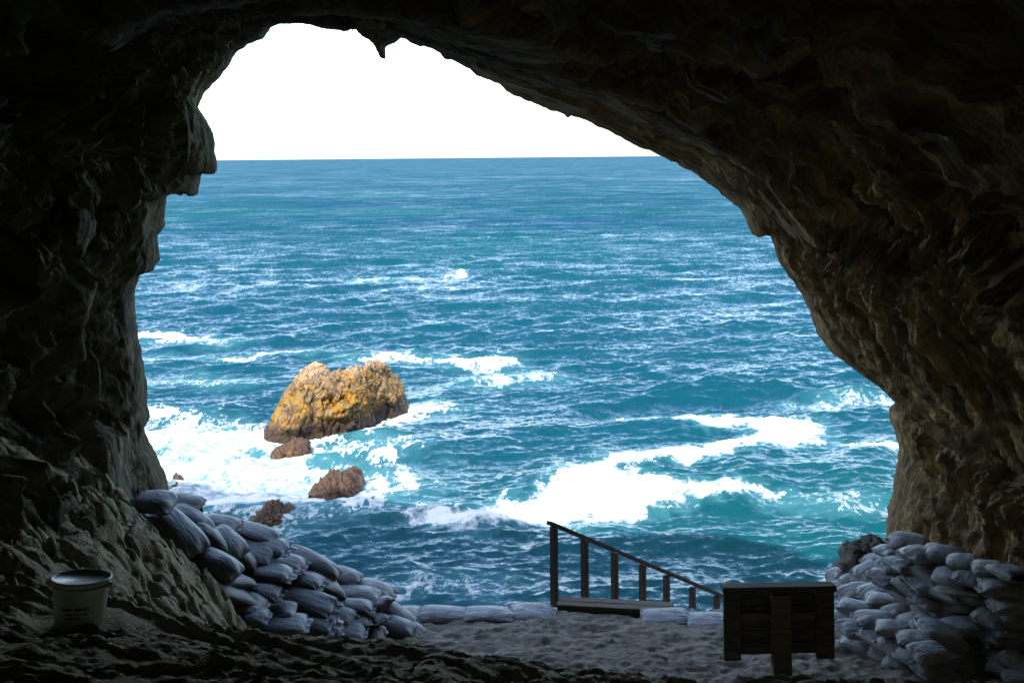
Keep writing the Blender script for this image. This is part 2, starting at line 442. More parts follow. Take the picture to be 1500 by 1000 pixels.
def sea_mat():
    t = NT('sea_water')
    foam, aer, green = t.attr('foam'), t.attr('aer'), t.attr('green')
    n4 = t.noise(0.03, 7, 0.7, t.map((0.9, 1.1, 1.0)))
    deep = t.mix(green, (0.0006, 0.024, 0.046), (0.0011, 0.041, 0.047))
    deep = t.mix(t.ramp(n4, [(0.35, 0.0), (0.65, 0.35)]), deep, (0.0007, 0.039, 0.060))
    col = t.mix(t.math('MULTIPLY', aer, 0.62, clamp=True), deep, (0.052, 0.175, 0.195))
    fn = t.noise(1.7, 9, 0.68, t.map((0.75, 0.75, 1)), 1.2)
    ff = t.math('ADD', foam, t.math('MULTIPLY', t.math('SUBTRACT', fn, 0.5), 1.7))
    ff = t.ramp(ff, [(0.28, 0.0), (0.95, 1.0)])
    ff = t.math('MULTIPLY', ff, t.ramp(foam, [(0.02, 0.0), (0.25, 1.0)]), clamp=True)
    col = t.mix(t.math('POWER', ff, 1.35), col, (0.46, 0.475, 0.475))
    # facets of the ripples: slopes straight from noise, so that they hold at any distance
    tot = None
    for sc_, amp, mp in ((1.7, 1.2, (0.85, 1.25, 1.0)), (0.34, 0.38, (0.8, 1.3, 1.0)), (4.5, 0.75, (0.85, 1.25, 1.0)), (0.07, 0.5, (1.0, 1.2, 1.0)), (0.015, 0.35, (1.0, 1.1, 1.0))):
        tx = t.n('ShaderNodeTexNoise'); tx.inputs['Scale'].default_value = sc_; tx.inputs['Detail'].default_value = 4; tx.inputs['Roughness'].default_value = 0.6
        t.l(t.map(mp), tx.inputs['Vector'])
        sb = t.n('ShaderNodeVectorMath', operation='SUBTRACT'); t.l(tx.outputs['Color'], sb.inputs[0]); sb.inputs[1].default_value = (0.5, 0.5, 0.5)
        ml = t.n('ShaderNodeVectorMath', operation='MULTIPLY'); t.l(sb.outputs[0], ml.inputs[0]); ml.inputs[1].default_value = (amp * 0.7, amp, 0)
        if tot is None: tot = ml.outputs[0]
        else:
            ad = t.n('ShaderNodeVectorMath', operation='ADD'); t.l(tot, ad.inputs[0]); t.l(ml.outputs[0], ad.inputs[1]); tot = ad.outputs[0]
    cb = t.n('ShaderNodeCombineXYZ'); t.l(t.math('MULTIPLY', t.attr('face'), -1.0), cb.inputs[1])
    a2 = t.n('ShaderNodeVectorMath', operation='ADD'); t.l(tot, a2.inputs[0]); t.l(cb.outputs[0], a2.inputs[1]); tot = a2.outputs[0]
    geo = t.n('ShaderNodeNewGeometry')
    ad = t.n('ShaderNodeVectorMath', operation='ADD'); t.l(tot, ad.inputs[0]); t.l(geo.outputs['Normal'], ad.inputs[1])
    nm = t.n('ShaderNodeVectorMath', operation='NORMALIZE'); t.l(ad.outputs[0], nm.inputs[0])
    rough = t.math('ADD', 0.10, t.math('MULTIPLY', ff, 0.8))
    return t.set(col=col, rough=rough, ior=1.333, spec=0.2, normal=nm.outputs[0])
build_sea()

# ------------------------------------------------------------------ the cave: walls, roof, mouth and the cliff outside
OUT = [  # px, py, depth of the mouth's rim, traced clockwise from the foot of one wall to the foot of the other
 (262,800,9.0),(258,760,9.0),(250,722,9.0),(243,690,9.0),(222,655,9.0),(212,627,9.0),(220,612,9.0),(216,590,9.0),(213,540,9.0),(205,500,9.0),(197,470,9.0),(198,440,9.0),
 (205,401,8.9),(222,397,8.9),(234,380,8.9),(230,345,8.9),(240,330,8.9),(244,300,8.8),(246,274,8.8),(258,277,8.8),(262,276,8.8),(265,286,8.8),(268,279,8.8),(274,282,8.8),(283,288,8.8),(290,283,8.8),
 (293,268,8.8),(296,254,8.8),(312,255,8.8),(317,250,8.8),(317,236,8.8),(315,212,8.8),(312,195,8.8),(305,180,8.9),(290,158,9.0),(300,135,9.1),(322,113,9.2),(338,92,9.3),(346,80,9.4),(365,66,9.5),(384,58,9.5),
 (396,41,9.6),(410,37,9.6),(440,35,9.6),(485,36,9.6),(496,40,9.6),(502,46,9.6),(509,46,9.6),(512,42,9.6),(532,46,9.6),(544,56,9.6),(552,60,9.6),(557,75,9.6),(558,86,9.6),(564,87,9.6),(566,70,9.6),(575,66,9.6),(582,60,9.6),(588,54,9.6),
 (602,62,9.6),(615,69,9.6),(622,68,9.6),(647,79,9.6),(650,86,9.6),(654,88,9.6),(660,86,9.6),(690,100,9.6),(697,109,9.6),(714,115,9.6),(732,124,9.6),(742,136,9.6),(775,149,9.6),(800,156,9.6),(806,161,9.6),(825,166,9.6),(832,173,9.6),(837,168,9.6),(870,182,9.6),(882,188,9.6),
 (900,199,9.6),(950,220,9.6),(985,237,9.6),(1010,248,9.6),(1040,271,9.5),(1080,300,9.5),(1093,318,9.4),(1104,342,9.4),(1113,347,9.4),(1121,342,9.6),(1126,346,10.3),(1140,380,10.6),(1165,420,10.7),(1185,455,10.7),(1200,490,10.7),
 (1220,518,10.6),(1260,548,10.4),(1290,568,10.3),(1306,584,10.2),(1309,590,10.3),(1302,600,10.6),(1303,614,10.7),(1310,628,10.7),(1318,660,10.8),(1314,690,10.8),(1308,715,10.8),(1300,740,10.8),(1297,760,10.7),(1297,790,10.6),(1292,830,10.5),(1290,880,10.4)]
def build_cave():
    pts = np.array([U(*p) for p in OUT])
    seg = np.r_[0, np.cumsum(np.linalg.norm(np.diff(pts, axis=0), axis=1))]
    M = 960
    s = np.linspace(0, seg[-1], M)
    P0 = np.stack([np.interp(s, seg, pts[:, i]) for i in range(3)], -1)
    jr = np.stack([P0[:, 0] - 0.2, 0 * s, P0[:, 2] - CAMZ + 2.0], -1); jr /= np.linalg.norm(jr, axis=1, keepdims=True)
    P0 = P0 + jr * (0.022 * fbm(s / 0.3, 0.3, 0.7, 4, 58, 0.6))[:, None]
    # feet of the walls run on down below the floor
    ext = 10
    a = np.linspace(-5.5, 0, ext, endpoint=False)[:, None] * np.array([[0.05, 0, -1.0]]) * -1 + P0[0]
    b = np.linspace(0, 5.5, ext + 1)[1:, None] * np.array([[0.05, 0, -1.0]]) + P0[-1]
    P0 = np.concatenate([a, P0, b]); M = len(P0)
    arc = np.r_[0, np.cumsum(np.linalg.norm(np.diff(P0, axis=0), axis=1))]
    def smooth(P, sig):
        if sig < 0.3: return P
        n = int(sig * 3) + 1; k = np.exp(-0.5 * (np.arange(-n, n + 1) / sig) ** 2); k /= k.sum()
        Q = np.pad(P, ((n, n), (0, 0)), mode='reflect', reflect_type='odd')
        return np.stack([np.convolve(Q[:, i], k, mode='valid') for i in range(3)], -1)
    cx, cz = 0.2, CAMZ - 2.0
    S = smooth(P0, 20)
    def radial(P):
        q = P - np.array([cx, 0, cz]); q[:, 1] = 0
        return np.linalg.norm(q, axis=1), q / np.linalg.norm(q, axis=1, keepdims=True)
    push = np.maximum(radial(P0)[0] - radial(S)[0], 0)
    for _ in range(2): push = np.maximum(push, smooth(np.repeat(push[:, None], 3, 1), 14)[:, 0])
    S = S + radial(S)[1] * (push + 0.04)[:, None]
    ang = np.unwrap(np.arctan2(S[:, 2] - cz, S[:, 0] - cx))
    wide = np.where(np.cos(ang) > 0, 3.5 + 2.1 * sstep(0.15, -0.25, np.sin(ang)), 3.7)
    ex = np.sign(np.cos(ang)) * np.abs(np.cos(ang)) ** 0.8 * wide
    ez = np.where(np.sin(ang) > 0, np.abs(np.sin(ang)) ** 0.8 * 3.65, np.sin(ang) * 8.0)
    P1 = np.stack([cx + ex, np.full(M, 1.0 * K), cz + ez], -1)
    ts = np.concatenate([np.linspace(0, 0.5, 250) ** 1.0, np.linspace(0.5, 1, 50)[1:]])
    rings = []
    for t in ts:
        k = float(sstep(0.006, 0.09, t)); base = smooth(P0, 6 * k) * (1 - k) + S * k
        g = t ** 1.08
        rings.append(base * (1 - g) + P1 * g)
    back = []
    for q in np.linspace(0, 1, 36)[1:]:
        th = q * math.pi / 2
        c = math.cos(th) ** 0.7 if q < 1 else 0.0
        Pb = P1.copy(); Pb[:, 0] = cx + (P1[:, 0] - cx) * c; Pb[:, 2] = cz + (P1[:, 2] - cz) * c; Pb[:, 1] = K - 13.0 * math.sin(th)
        back.append(Pb)
    P = np.stack(rings + back)                    # (ring, around, 3)
    N = grid_normals(P)
    inward = np.array([cx, 0, cz]) - P; inward[..., 1] = 0
    sg = np.sign((N * inward).sum(-1, keepdims=True)); N = N * sg
    depth = (P0[None, :, 1] - P[..., 1])          # metres in from the rim
    A = np.broadcast_to(arc[None, :], depth.shape)
    X, Y, Z = P[..., 0], P[..., 1], P[..., 2]
    right = sstep(0.5, 3.5, X)                     # strata side
    left = 1 - right
    w1 = sstep(0.0, 1.8, depth); w0 = sstep(0.0, 1.0, depth)
    d = (0.42 - 0.24 * right) * fbm(X / 1.7, Y / 1.7, Z / 1.7, 3, 61) * w1
    # beds of rock running along the arch
    q = fbm(A / 3.0, depth / 0.9, 0.3, 3, 65)
    bed = depth * 1.7 + 0.6 * q + 0.20 * A
    st = bed - np.floor(bed); st = np.where(st < 0.8, st / 0.8, (1 - st) / 0.2)
    d = d + (0.22 * (st - 0.5) * (0.65 + 0.6 * noise(A / 1.2, bed * 0.9, 3.3, 66))) * right * w1
    d = d + 0.062 * fbm(A / 0.9 + depth, depth / 0.26, 0.7, 4, 67, 0.6, ridged=True) * right * w0
    d = d + 0.045 * fbm(A / .28 + depth * 2, depth / 0.09, 0.7, 3, 68, 0.65) * right * w0
    # knobbly flowstone on the other wall: runs downward
    d = d + 0.24 * fbm(X / 0.7, Y / 0.7, Z / 1.5, 4, 71, 0.52, ridged=True) * left * w1
    d = d + 0.07 * fbm(X / 0.22, Y / 0.22, Z / 0.4, 3, 72, 0.6, ridged=True) * left * w0
    pit = sstep(0.25, 0.8, fbm(X / 0.8, Y / 0.8, Z / 0.8, 3, 75))
    d = d - 0.22 * pit * w1
    fc, cr = facets(A / 1.3, depth / 0.55, Z * 0.2, 77)
    d = d + (0.16 - 0.10 * right) * (fc - 0.3 * sstep(0.10, 0.0, cr)) * w1
    d = d + 0.022 * fbm(X / 0.12, Y / 0.12, Z / 0.12, 3, 76, 0.6) * (0.2 + 0.8 * w0)
    d = d - 0.12 * w1
    lim = 0.010 + (0.05 + 0.03 * sstep(0, -1.5, Z - CAMZ)) * np.maximum(depth, 0)
    d = np.where(d > lim, lim + 0.15 * (d - lim) * sstep(0.5, 2.5, depth), d)
    P = P + N * d[..., None]
    # outside: the rim turns over into the face of the cliff, then the hill top
    outr = []
    rad = P0 - np.array([cx, 0, cz]); rad[:, 1] = 0; rl = np.linalg.norm(rad, axis=1, keepdims=True)
    rad = smooth(rad / rl, 20); rad /= np.linalg.norm(rad, axis=1, keepdims=True)
    for k, (e, dy) in enumerate([(0.04, 0.10), (0.14, 0.24), (0.4, 0.5), (0.9, 0.9), (2, 1.6), (5, 2.4), (10, 3.0), (18, 3.4), (30, 3.6), (46, 3.6), (64, 3.6)]):
        Q = smooth(P0, min(24, k * 5)) + rad * e
        Q[:, 1] = smooth(P0, min(40, k * 9))[:, 1] + dy
        top = cliff_top(Q[:, 0])
        Q[:, 2] = np.clip(Q[:, 2], -3, top)
        if k > 2: Q[:, 1] += 0.8 * fbm(Q[:, 0] / 3, 0.3, Q[:, 2] / 3, 3, 81) * min(1, k / 6)
        outr.append(Q)
    last = outr[-1].copy(); last[:, 1] = -70
    outr.append(last)
    P = np.concatenate([np.stack(outr[::-1]), P])
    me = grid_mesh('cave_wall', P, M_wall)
    no = len(outr)
    add_attr(me, 'arc', np.concatenate([np.repeat(arc[None], no, 0), A])); add_attr(me, 'dep', np.concatenate([np.zeros((no, M)), bed]))
    o = mesh_obj('cave_wall', me)
    tag(o, 'dark arched rock walls and roof of the sea cave', 'cave', kind='structure')
def cliff_top(x):
    return 47.6 - 0.38 * x + 1.6 * noise(x / 6.0, 0.2, 0.4, 91) + 0.8 * noise(x / 1.8, 0.2, 0.4, 92)
build_cave()

# ------------------------------------------------------------------ ground inside the cave
def rbf(pts, lam=1e-3):
    p = np.array(pts, float); n = len(p)
    def phi(r2): return np.where(r2 > 0, 0.5 * r2 * np.log(r2 + 1e-12), 0)
    A = phi(((p[:, None, :2] - p[None, :, :2]) ** 2).sum(-1)) + lam * np.eye(n)
    B = np.c_[np.ones(n), p[:, :2]]
    W = np.linalg.solve(np.block([[A, B], [B.T, np.zeros((3, 3))]]), np.r_[p[:, 2], np.zeros(3)])
    def f(x, y):
        out = W[n] + W[n + 1] * x + W[n + 2] * y
        for i in range(n):
            out = out + W[i] * phi((x - p[i, 0]) ** 2 + (y - p[i, 1]) ** 2)
        return out
    return f
LEDGE = [U(*p) for p in [
 (-60,640,6.6),(0,650,6.7),(100,690,7.0),(195,727,7.5),(225,765,7.5),(262,810,7.5),(300,860,7.4),(345,908,7.2),
 (100,780,6.3),(200,815,6.5),(0,780,5.8),(250,860,6.4),(170,868,5.6),(300,900,6.3),(0,850,4.9),
 (115,911,4.3),(0,892,4.2),(60,905,4.2),(190,906,4.6),(260,912,5.2),(350,926,5.6),(-100,880,4.2),
 (450,942,5.4),(600,958,5.3),(750,973,5.2),(900,990,5.1),(1060,1006,5.0),(1250,1030,5.0),(1500,1045,4.9),(1650,1045,4.9),
 (0,1000,3.0),(300,1000,3.3),(600,1003,4.1),(900,1018,4.5),(150,950,3.7),(400,965,4.4)]]
for px in (-200, 200, 600, 1000, 1400, 1800): LEDGE.append(U(px, 1100, 2.4))
for x in (-7, -3, 0, 3, 7):
    LEDGE += [np.array([x, 0.5, CAMZ - 1.62]), np.array([x, -6, CAMZ - 1.4]), np.array([x, -14, CAMZ - 1.2])]
for x in (-0.5, 1.5, 3.5, 5.5, 8): LEDGE += [np.array([x, 10.2, CAMZ - 5.7]), np.array([x, 13, CAMZ - 7.0])]
LEDGE += [np.array([-2.0, 11.9, CAMZ - 5.8]), np.array([-2.9, 12.7, CAMZ - 5.2]), np.array([-3.6, 13.0, CAMZ - 4.5]), np.array([-5.5, 12.5, CAMZ - 3.0]), np.array([-5, 9, CAMZ - 1.8])]
ledge_f = rbf(LEDGE, 0.02)
def ledge_height(x, y):
    h = ledge_f(x, y)
    near = sstep(16.0, 9.0, y)
    lay = h * 6.0 + 1.1 * fbm(x / 1.9, y / 1.3, 0.1, 3, 101)
    fr = lay - np.floor(lay)
    mound = sstep(-1.2, -2.4, x) * sstep(6.8, 8.6, y)
    h = h + 0.10 * (np.where(fr < 0.8, fr / 0.8, (1 - fr) / 0.2) - 0.5) * (0.45 + 0.5 * noise(x / .9, y / .9, 1.2, 102)) * (1 - 0.5 * mound)
    h = h + 0.16 * fbm(x / 0.9, y / 0.9, 0.2, 3, 103, 0.5) * (0.3 + 0.8 * mound)
    fc, cr = facets(x / 0.5, y / 0.45, h / 0.4, 104)
    h = h + (0.07 * fc - 0.04 * sstep(0.12, 0.0, cr)) * (0.3 + 0.7 * mound)
    pits = sstep(0.28, 0.75, fbm(x / 0.30, y / 0.20, h / 0.3, 4, 105, 0.6))
    h = h - (0.055 + 0.08 * mound) * pits
    h = h + 0.020 * fbm(x / 0.13, y / 0.08, h / 0.2, 4, 106, 0.6) + 0.008 * fbm(x / 0.05, y / 0.04, 0.5, 2, 107)
    return h
def bucket_flat(h, x, y):
    p = U(116, 910, 4.3)
    r = np.hypot(x - p[0], y - p[1])
    return h + (p[2] - h) * sstep(0.42, 0.16, r)
def build_ledge():
    xs = np.concatenate([np.linspace(-8, -4.4, 16)[:-1], np.arange(-4.4, 3.2, 0.021), np.linspace(3.2, 9, 60)])
    ys = np.concatenate([np.linspace(-14, 3.6, 50)[:-1], np.arange(3.6, 11.9, 0.021), np.linspace(11.9, 14, 40)])
    Y, X = np.meshgrid(ys, xs, indexing='ij')
    Z = bucket_flat(ledge_height(X, Y), X, Y)
    o = mesh_obj('rock_ledge', grid_mesh('rock_ledge', np.stack([X, Y, Z], -1), M_ledge))
    tag(o, 'weathered dark rock ledge and sloping mound of the cave floor', 'rock', kind='structure')
build_ledge()

# bags are laid out first (the sand is banked up beneath them)
BAGS = []   # px, py, wpx, hpx, tilt, D, pile, roll share, label
def LP(cx, cy, w, h, tilt, dD, label):
    px, py = cx / 2.344, 650 + cy / 2.344
    D = np.interp(px, [190, 300, 420, 565, 620], [7.75, 8.05, 8.45, 8.95, 9.25]) - 0.0042 * max(0, py - np.interp(px, [190, 565], [735, 872])) + dD
    BAGS.append((px, py, w / 2.344, h / 2.344, tilt, D, 'left', label))
T1 = 'dark grey sandbag on the crest of the heap beside the rock mound'
T2 = 'dark grey sandbag midway down the heap beside the rock mound'
T3 = 'dark grey sandbag at the foot of the heap beside the rock mound'
T4 = 'loose grey sandbag slumped between the heap and the row edging the sand'
for a in [(525,200,140,80,5,-.1,'plump grey sandbag topping the heap where it meets the cave wall'),(632,207,110,52,12,.25,T1),(650,262,150,82,32,.05,T1),
          (615,300,185,100,38,-.1,'long grey sandbag lying down the slope of the rock mound, below the topmost bag'),(740,412,170,108,22,-.15,'bulging grey sandbag overhanging the rock mound with its mouth pointing down'),
          (722,318,80,84,55,.0,T2),(775,340,125,96,38,.0,T2),(755,272,120,50,15,.25,T1),(865,305,160,42,18,.3,T1),(885,342,195,64,12,.2,T1),(868,380,130,62,10,.12,T2),
          (970,407,135,58,12,.15,T2),(818,378,60,76,55,.05,T2),(900,442,185,74,5,.05,T2),(1035,467,135,72,12,.08,T2),(1070,412,190,84,24,.22,T1),(1182,455,105,52,15,.3,T1),
          (800,468,74,66,20,-.05,T2),(885,507,145,68,8,.0,T2),(1112,482,100,76,38,.1,T2),(1040,542,205,78,12,.0,T2),(800,518,74,66,36,-.1,T3),(850,547,105,54,20,-.08,T3),
          (945,577,130,56,0,-.05,T3),(1215,517,165,58,10,.12,T2),(1262,497,155,66,14,.2,T1),(1195,557,155,68,5,.05,T2),(1060,607,165,74,12,-.05,T3),
          (965,617,160,62,3,-.12,'crumpled pale sandbag lying flat at the foot of the heap'),(862,592,105,58,0,-.1,T3),(1160,592,95,58,15,0,T3),(1285,557,90,66,-28,.05,T2),(1275,602,76,62,-20,0,T3),
          (1212,612,95,56,-15,-.02,T3),(1122,636,90,48,-10,-.08,T3),(1195,647,105,44,5,-.08,T3),(1272,652,80,46,10,-.05,T3),(1360,590,120,56,32,.1,T4),(1365,632,110,74,22,.0,T4),(1412,642,95,54,32,.0,T4)]:
    LP(*a)
E1 = 'low sandbag in the row edging the sand between the heap and the railing'
E2 = 'half-buried sandbag edging the sand between the timber landing and the sign'
for cx, cy, w, h, lab in [(140,417,130,52,E1),(290,417,200,58,E1),(460,417,205,58,E1),(632,408,165,50,E1),(1170,427,190,42,E2),(1335,440,160,34,E2),(1480,448,150,40,E2)]:
    px, py = 540 + cx / 2.679, 740 + cy / 2.679
    BAGS.append((px, py, w / 2.679, h / 2.679, 1.5, floor_D(py, 0.08) , 'edge', lab))
def RP(cx, cy, w, h, tilt, hgt, label):
    px, py = 1220 + cx / 4.346, 770 + cy / 4.346
    BAGS.append((px, py, w / 4.346, h / 4.346, tilt, floor_D(py, hgt), 'right', label))
R1 = 'pale grey sandbag on the top course of the stacked wall behind the sign'
R2 = 'pale grey sandbag in a middle course of the stacked wall behind the sign'
R3 = 'pale grey sandbag in the lower tier of the stack beside the sign'
R4 = 'pale grey sandbag on the bottom course at the sand beside the sign'
R5 = 'grey sandbag in the low end of the stack beside the boulders'
R6 = 'flattened grey sandbag slab at the cave wall end of the stack'
R7 = 'pale grey sandbag lying on top of the lower tier beside the sign'
for a in [(490,105,240,120,6,1.02,'uppermost pale sandbag of the stacked wall, next to the boulders'),(562,182,165,125,22,1.0,R1),(722,185,255,145,8,1.02,R1),(842,237,215,135,10,1.0,R1),(1000,270,215,120,5,1.0,R1),
          (1110,292,200,110,2,1.0,'torn sandbag with an open frayed mouth on the stacked wall'),
          (480,258,140,112,36,.86,R2),(405,170,95,90,30,.9,R2),(615,312,150,96,36,.82,R2),(642,252,100,70,34,.88,R2),(747,327,125,86,16,.86,R2),(887,327,160,115,10,.88,R2),(1042,388,215,135,4,.85,R2),(1152,405,165,112,2,.82,R2),
          (410,278,115,112,40,.78,R2),(512,392,170,98,40,.68,R2),(612,392,130,102,40,.7,R2),(712,412,125,90,-8,.7,R2),(805,392,125,92,-22,.75,R2),(912,452,190,118,20,.68,R2),(1125,502,170,112,2,.7,R2),
          (370,347,115,95,32,.7,R2),(482,442,150,96,36,.56,R2),(642,492,115,88,30,.56,R2),(752,487,125,96,-18,.58,R2),(882,532,150,96,26,.52,R2),(1010,582,125,105,10,.55,R2),(1130,592,160,92,2,.55,R2),
          (722,562,145,98,5,.48,R2),(1130,657,165,80,2,.42,R2),(760,640,160,80,5,.36,R3),(960,500,130,90,5,.55,R2),
          (70,307,170,66,-5,.30,R5),(60,352,150,60,-4,.22,R5),(292,217,195,74,-14,.55,R5),(250,282,235,86,-18,.48,R5),(302,322,145,95,-30,.5,R5),(160,347,95,68,10,.3,R5),(40,395,130,60,0,.2,R5),
          (160,427,250,96,-8,.42,R7),(275,422,210,70,-15,.46,R7),(332,480,235,120,8,.44,R7),(140,522,190,112,14,.40,R7),(432,550,215,86,-5,.42,R7),(272,597,245,94,8,.40,R7),(542,602,250,96,-5,.42,R7),(402,657,240,104,11,.40,R7),
          (590,532,110,70,0,.46,R7),(620,642,100,86,10,.42,R7),(530,727,230,114,8,.40,R7),(690,682,110,120,50,.42,R7),(810,642,270,116,-4,.42,'large pale sandbag capping the end of the lower tier beside the dark hollow'),(610,802,160,106,-8,.36,R7),
          (80,592,125,84,40,.26,R3),(170,662,125,92,38,.26,R3),(282,707,140,94,38,.26,R3),(402,767,125,86,36,.25,R3),(520,832,150,88,32,.22,R3),(650,925,145,104,36,.15,R3),
          (180,752,190,76,25,.09,R4),(342,817,135,84,26,.09,R4),(442,872,125,78,26,.09,R4),(780,887,240,96,5,.09,R4),
          (1020,687,140,104,20,.34,R6),(1122,772,190,92,18,.24,R6),(1100,842,170,76,16,.17,R6),(1182,862,110,84,14,.17,R6),(1100,912,165,112,24,.10,R6),(1190,960,110,70,10,.08,R6),(1080,792,110,66,14,.2,R6),(1170,702,140,60,10,.34,R6)]:
    RP(*a)

def course_label(b):
    px, py, w, h, tilt, D, pile, lab = b
    hh = 3.6 - (py - 460.5) * D / 1150.0
    if lab == R2:
        if hh > 0.76: return 'pale grey sandbag in the second course from the top of the stacked wall'
        if hh > 0.62: return 'pale grey sandbag in the third course down of the stacked wall'
        return 'pale grey sandbag low in the stacked wall, just above the lower tier'
    if lab == R7:
        return 'pale grey sandbag on the lower tier, edge bag overlooking the sand' if px < 1220 + 0.62 * (py - 868) + 45 else 'pale grey sandbag on the lower tier, pushed up to the stacked wall'
    if lab == T2:
        if w > 1.9 * h: return 'long dark grey sandbag lying level midway down the heap beside the rock mound'
        return 'stubby dark grey sandbag wedged midway down the heap beside the rock mound'
    if lab == T3:
        return 'stubby dark grey sandbag at the foot of the heap, touching the rock mound' if px < 420 else 'small dark grey sandbag at the foot of the heap end facing the sand'
    return lab
BAGS = [b[:7] + (course_label(b),) for b in BAGS]
def bag_pos(b): return U(b[0], b[1], b[5])
BP = np.array([bag_pos(b) for b in BAGS])
def build_floor():
    xs = np.concatenate([np.linspace(-60, -6, 14)[:-1], np.linspace(-6, -3, 40)[:-1], np.arange(-3, 6.2, 0.034), np.linspace(6.2, 60, 14)])
    prof = [(y, floor_z(y)) for y in np.arange(7.6, 14.6, 0.034)]
    ze = prof[-1][1]; ye = prof[-1][0]
    for i, (dy, dz) in enumerate([(0.12, -0.10), (0.3, -0.3), (0.6, -0.7), (1.0, -1.1), (1.6, -1.6), (2.4, -2.0), (3.2, -2.35), (3.9, -2.9), (4.6, -4.2), (5.2, -7), (5.8, -10), (6.6, -13), (7.6, -16.5)]):
        prof.append((ye + dy, ze + dz))
    prof = np.array(prof)
    Y = np.repeat(prof[:, :1], len(xs), 1); Z = np.repeat(prof[:, 1:], len(xs), 1); X = np.repeat(xs[None], len(prof), 0)
    on = (Y <= ye)
    foot = 0.028 * fbm(X / 0.34, Y / 0.26, 0.1, 3, 111, 0.55) - 0.028 * sstep(0.3, 0.7, noise(X / 0.13, Y / 0.2, 0.4, 114)) + 0.016 * fbm(X / 0.11, Y / 0.10, 0.1, 3, 112, 0.5, ridged=True)
    Z = Z + np.where(on, foot, 0.25 * sstep(0.4, 2.5, Y - ye) * fbm(X / 0.8, Y / 0.8, Z / 0.8, 4, 113))
    # sand banked up under the bags
    num = np.zeros_like(X); den = np.zeros_like(X)
    for (bx, by, bz), b in zip(BP, BAGS):
        if b[6] == 'edge': continue
        wgt = np.exp(-(((X - bx) / 0.26) ** 2 + ((Y - 0.30 - by) / 0.30) ** 2)); num += wgt * (bz - 0.27); den += wgt
    zb = num / (den + 1e-6); w = sstep(0.15, 0.9, den)
    Z = np.where(on, np.maximum(Z, Z * (1 - w) + zb * w), Z)
    me = grid_mesh('cave_floor', np.stack([X, Y, Z], -1), M_sand)
    o = mesh_obj('cave_floor', me); tag(o, 'trampled grey-brown sand floor at the cave mouth', 'sand', kind='structure')
build_floor()

# ------------------------------------------------------------------ rocks in the sea
def sea_rock_mat():
    t = NT('sea_rock')
    geo = t.n('ShaderNodeNewGeometry'); sep = t.n('ShaderNodeSeparateXYZ'); t.l(geo.outputs['Position'], sep.inputs[0])
    z = sep.outputs[2]
    a = t.noise(0.7, 6, 0.62); b = t.noise(2.4, 7, 0.68, None, 0.5); c = t.noise(9, 6, 0.7)
    tan = t.ramp(b, [(0.3, (0.09, 0.056, 0.025)), (0.5, (0.165, 0.108, 0.048)), (0.72, (0.26, 0.185, 0.10))])
    och = t.mix(t.ramp(a, [(0.46, 0.0), (0.58, 0.9)]), tan, t.ramp(c, [(0.3, (0.21, 0.096, 0.007)), (0.7, (0.36, 0.185, 0.018))]))
    zn = t.math('ADD', z, t.math('MULTIPLY', t.math('SUBTRACT', b, 0.5), 1.6))
    col = t.mix(t.ramp(t.math('DIVIDE', zn, 5.0), [(0.72, 0.0), (0.9, 0.7)]), och, (0.36, 0.27, 0.18))
    wet = t.ramp(t.math('DIVIDE', zn, 5.0), [(0.18, 1.0), (0.34, 0.0)])
    col = t.mix(wet, col, t.ramp(c, [(0.3, (0.014, 0.008, 0.004)), (0.7, (0.06, 0.034, 0.018))]))
    col = t.mix(0.6, col, t.ramp(c, [(0.28, (0.45, 0.42, 0.4)), (0.6, (1.1, 1.1, 1.1))]), 'MULTIPLY')
    wvn = t.n('ShaderNodeVectorMath', operation='MULTIPLY_ADD'); tn = t.n('ShaderNodeTexNoise'); tn.inputs['Scale'].default_value = 1.1; tn.inputs['Detail'].default_value = 6; t.l(t.tc.outputs['Object'], tn.inputs['Vector'])
    t.l(tn.outputs['Color'], wvn.inputs[0]); wvn.inputs[1].default_value = (1.6, 1.6, 1.6); t.l(t.tc.outputs['Object'], wvn.inputs[2]); wv = wvn.outputs[0]
    crack = t.ramp(t.vor(0.62, t.map((1, 1, 1.5), (0.2, 0.6, 0.1), src=wv), 'DISTANCE_TO_EDGE'), [(0.0, 0.0), (0.045, 1.0)])
    col = t.mix(0.8, col, t.mix(crack, (0.12, 0.09, 0.06), (1, 1, 1)), 'MULTIPLY')
    h = t.math('ADD', t.math('MULTIPLY', b, 1.2), t.math('ADD', t.math('MULTIPLY', c, 0.45), t.math('MULTIPLY', crack, 0.3)))
    return t.set(col=col, rough=t.math('SUBTRACT', 0.9, t.math('MULTIPLY', wet, 0.35)), spec=0.3, normal=t.bump(h, 0.9, 0.22))
M_searock = sea_rock_mat()
def dark_rock_mat():
    t = NT('wet_reef_rock')
    b = t.noise(2.4, 7, 0.68, None, 0.5); c = t.noise(9, 6, 0.7)
    col = t.ramp(b, [(0.3, (0.014, 0.007, 0.003)), (0.55, (0.066, 0.031, 0.011)), (0.75, (0.15, 0.085, 0.03))])
    return t.set(col=col, rough=0.55, spec=0.4, normal=t.bump(t.math('ADD', b, t.math('MULTIPLY', c, 0.5)), 0.9, 0.2))
M_reef = dark_rock_mat()
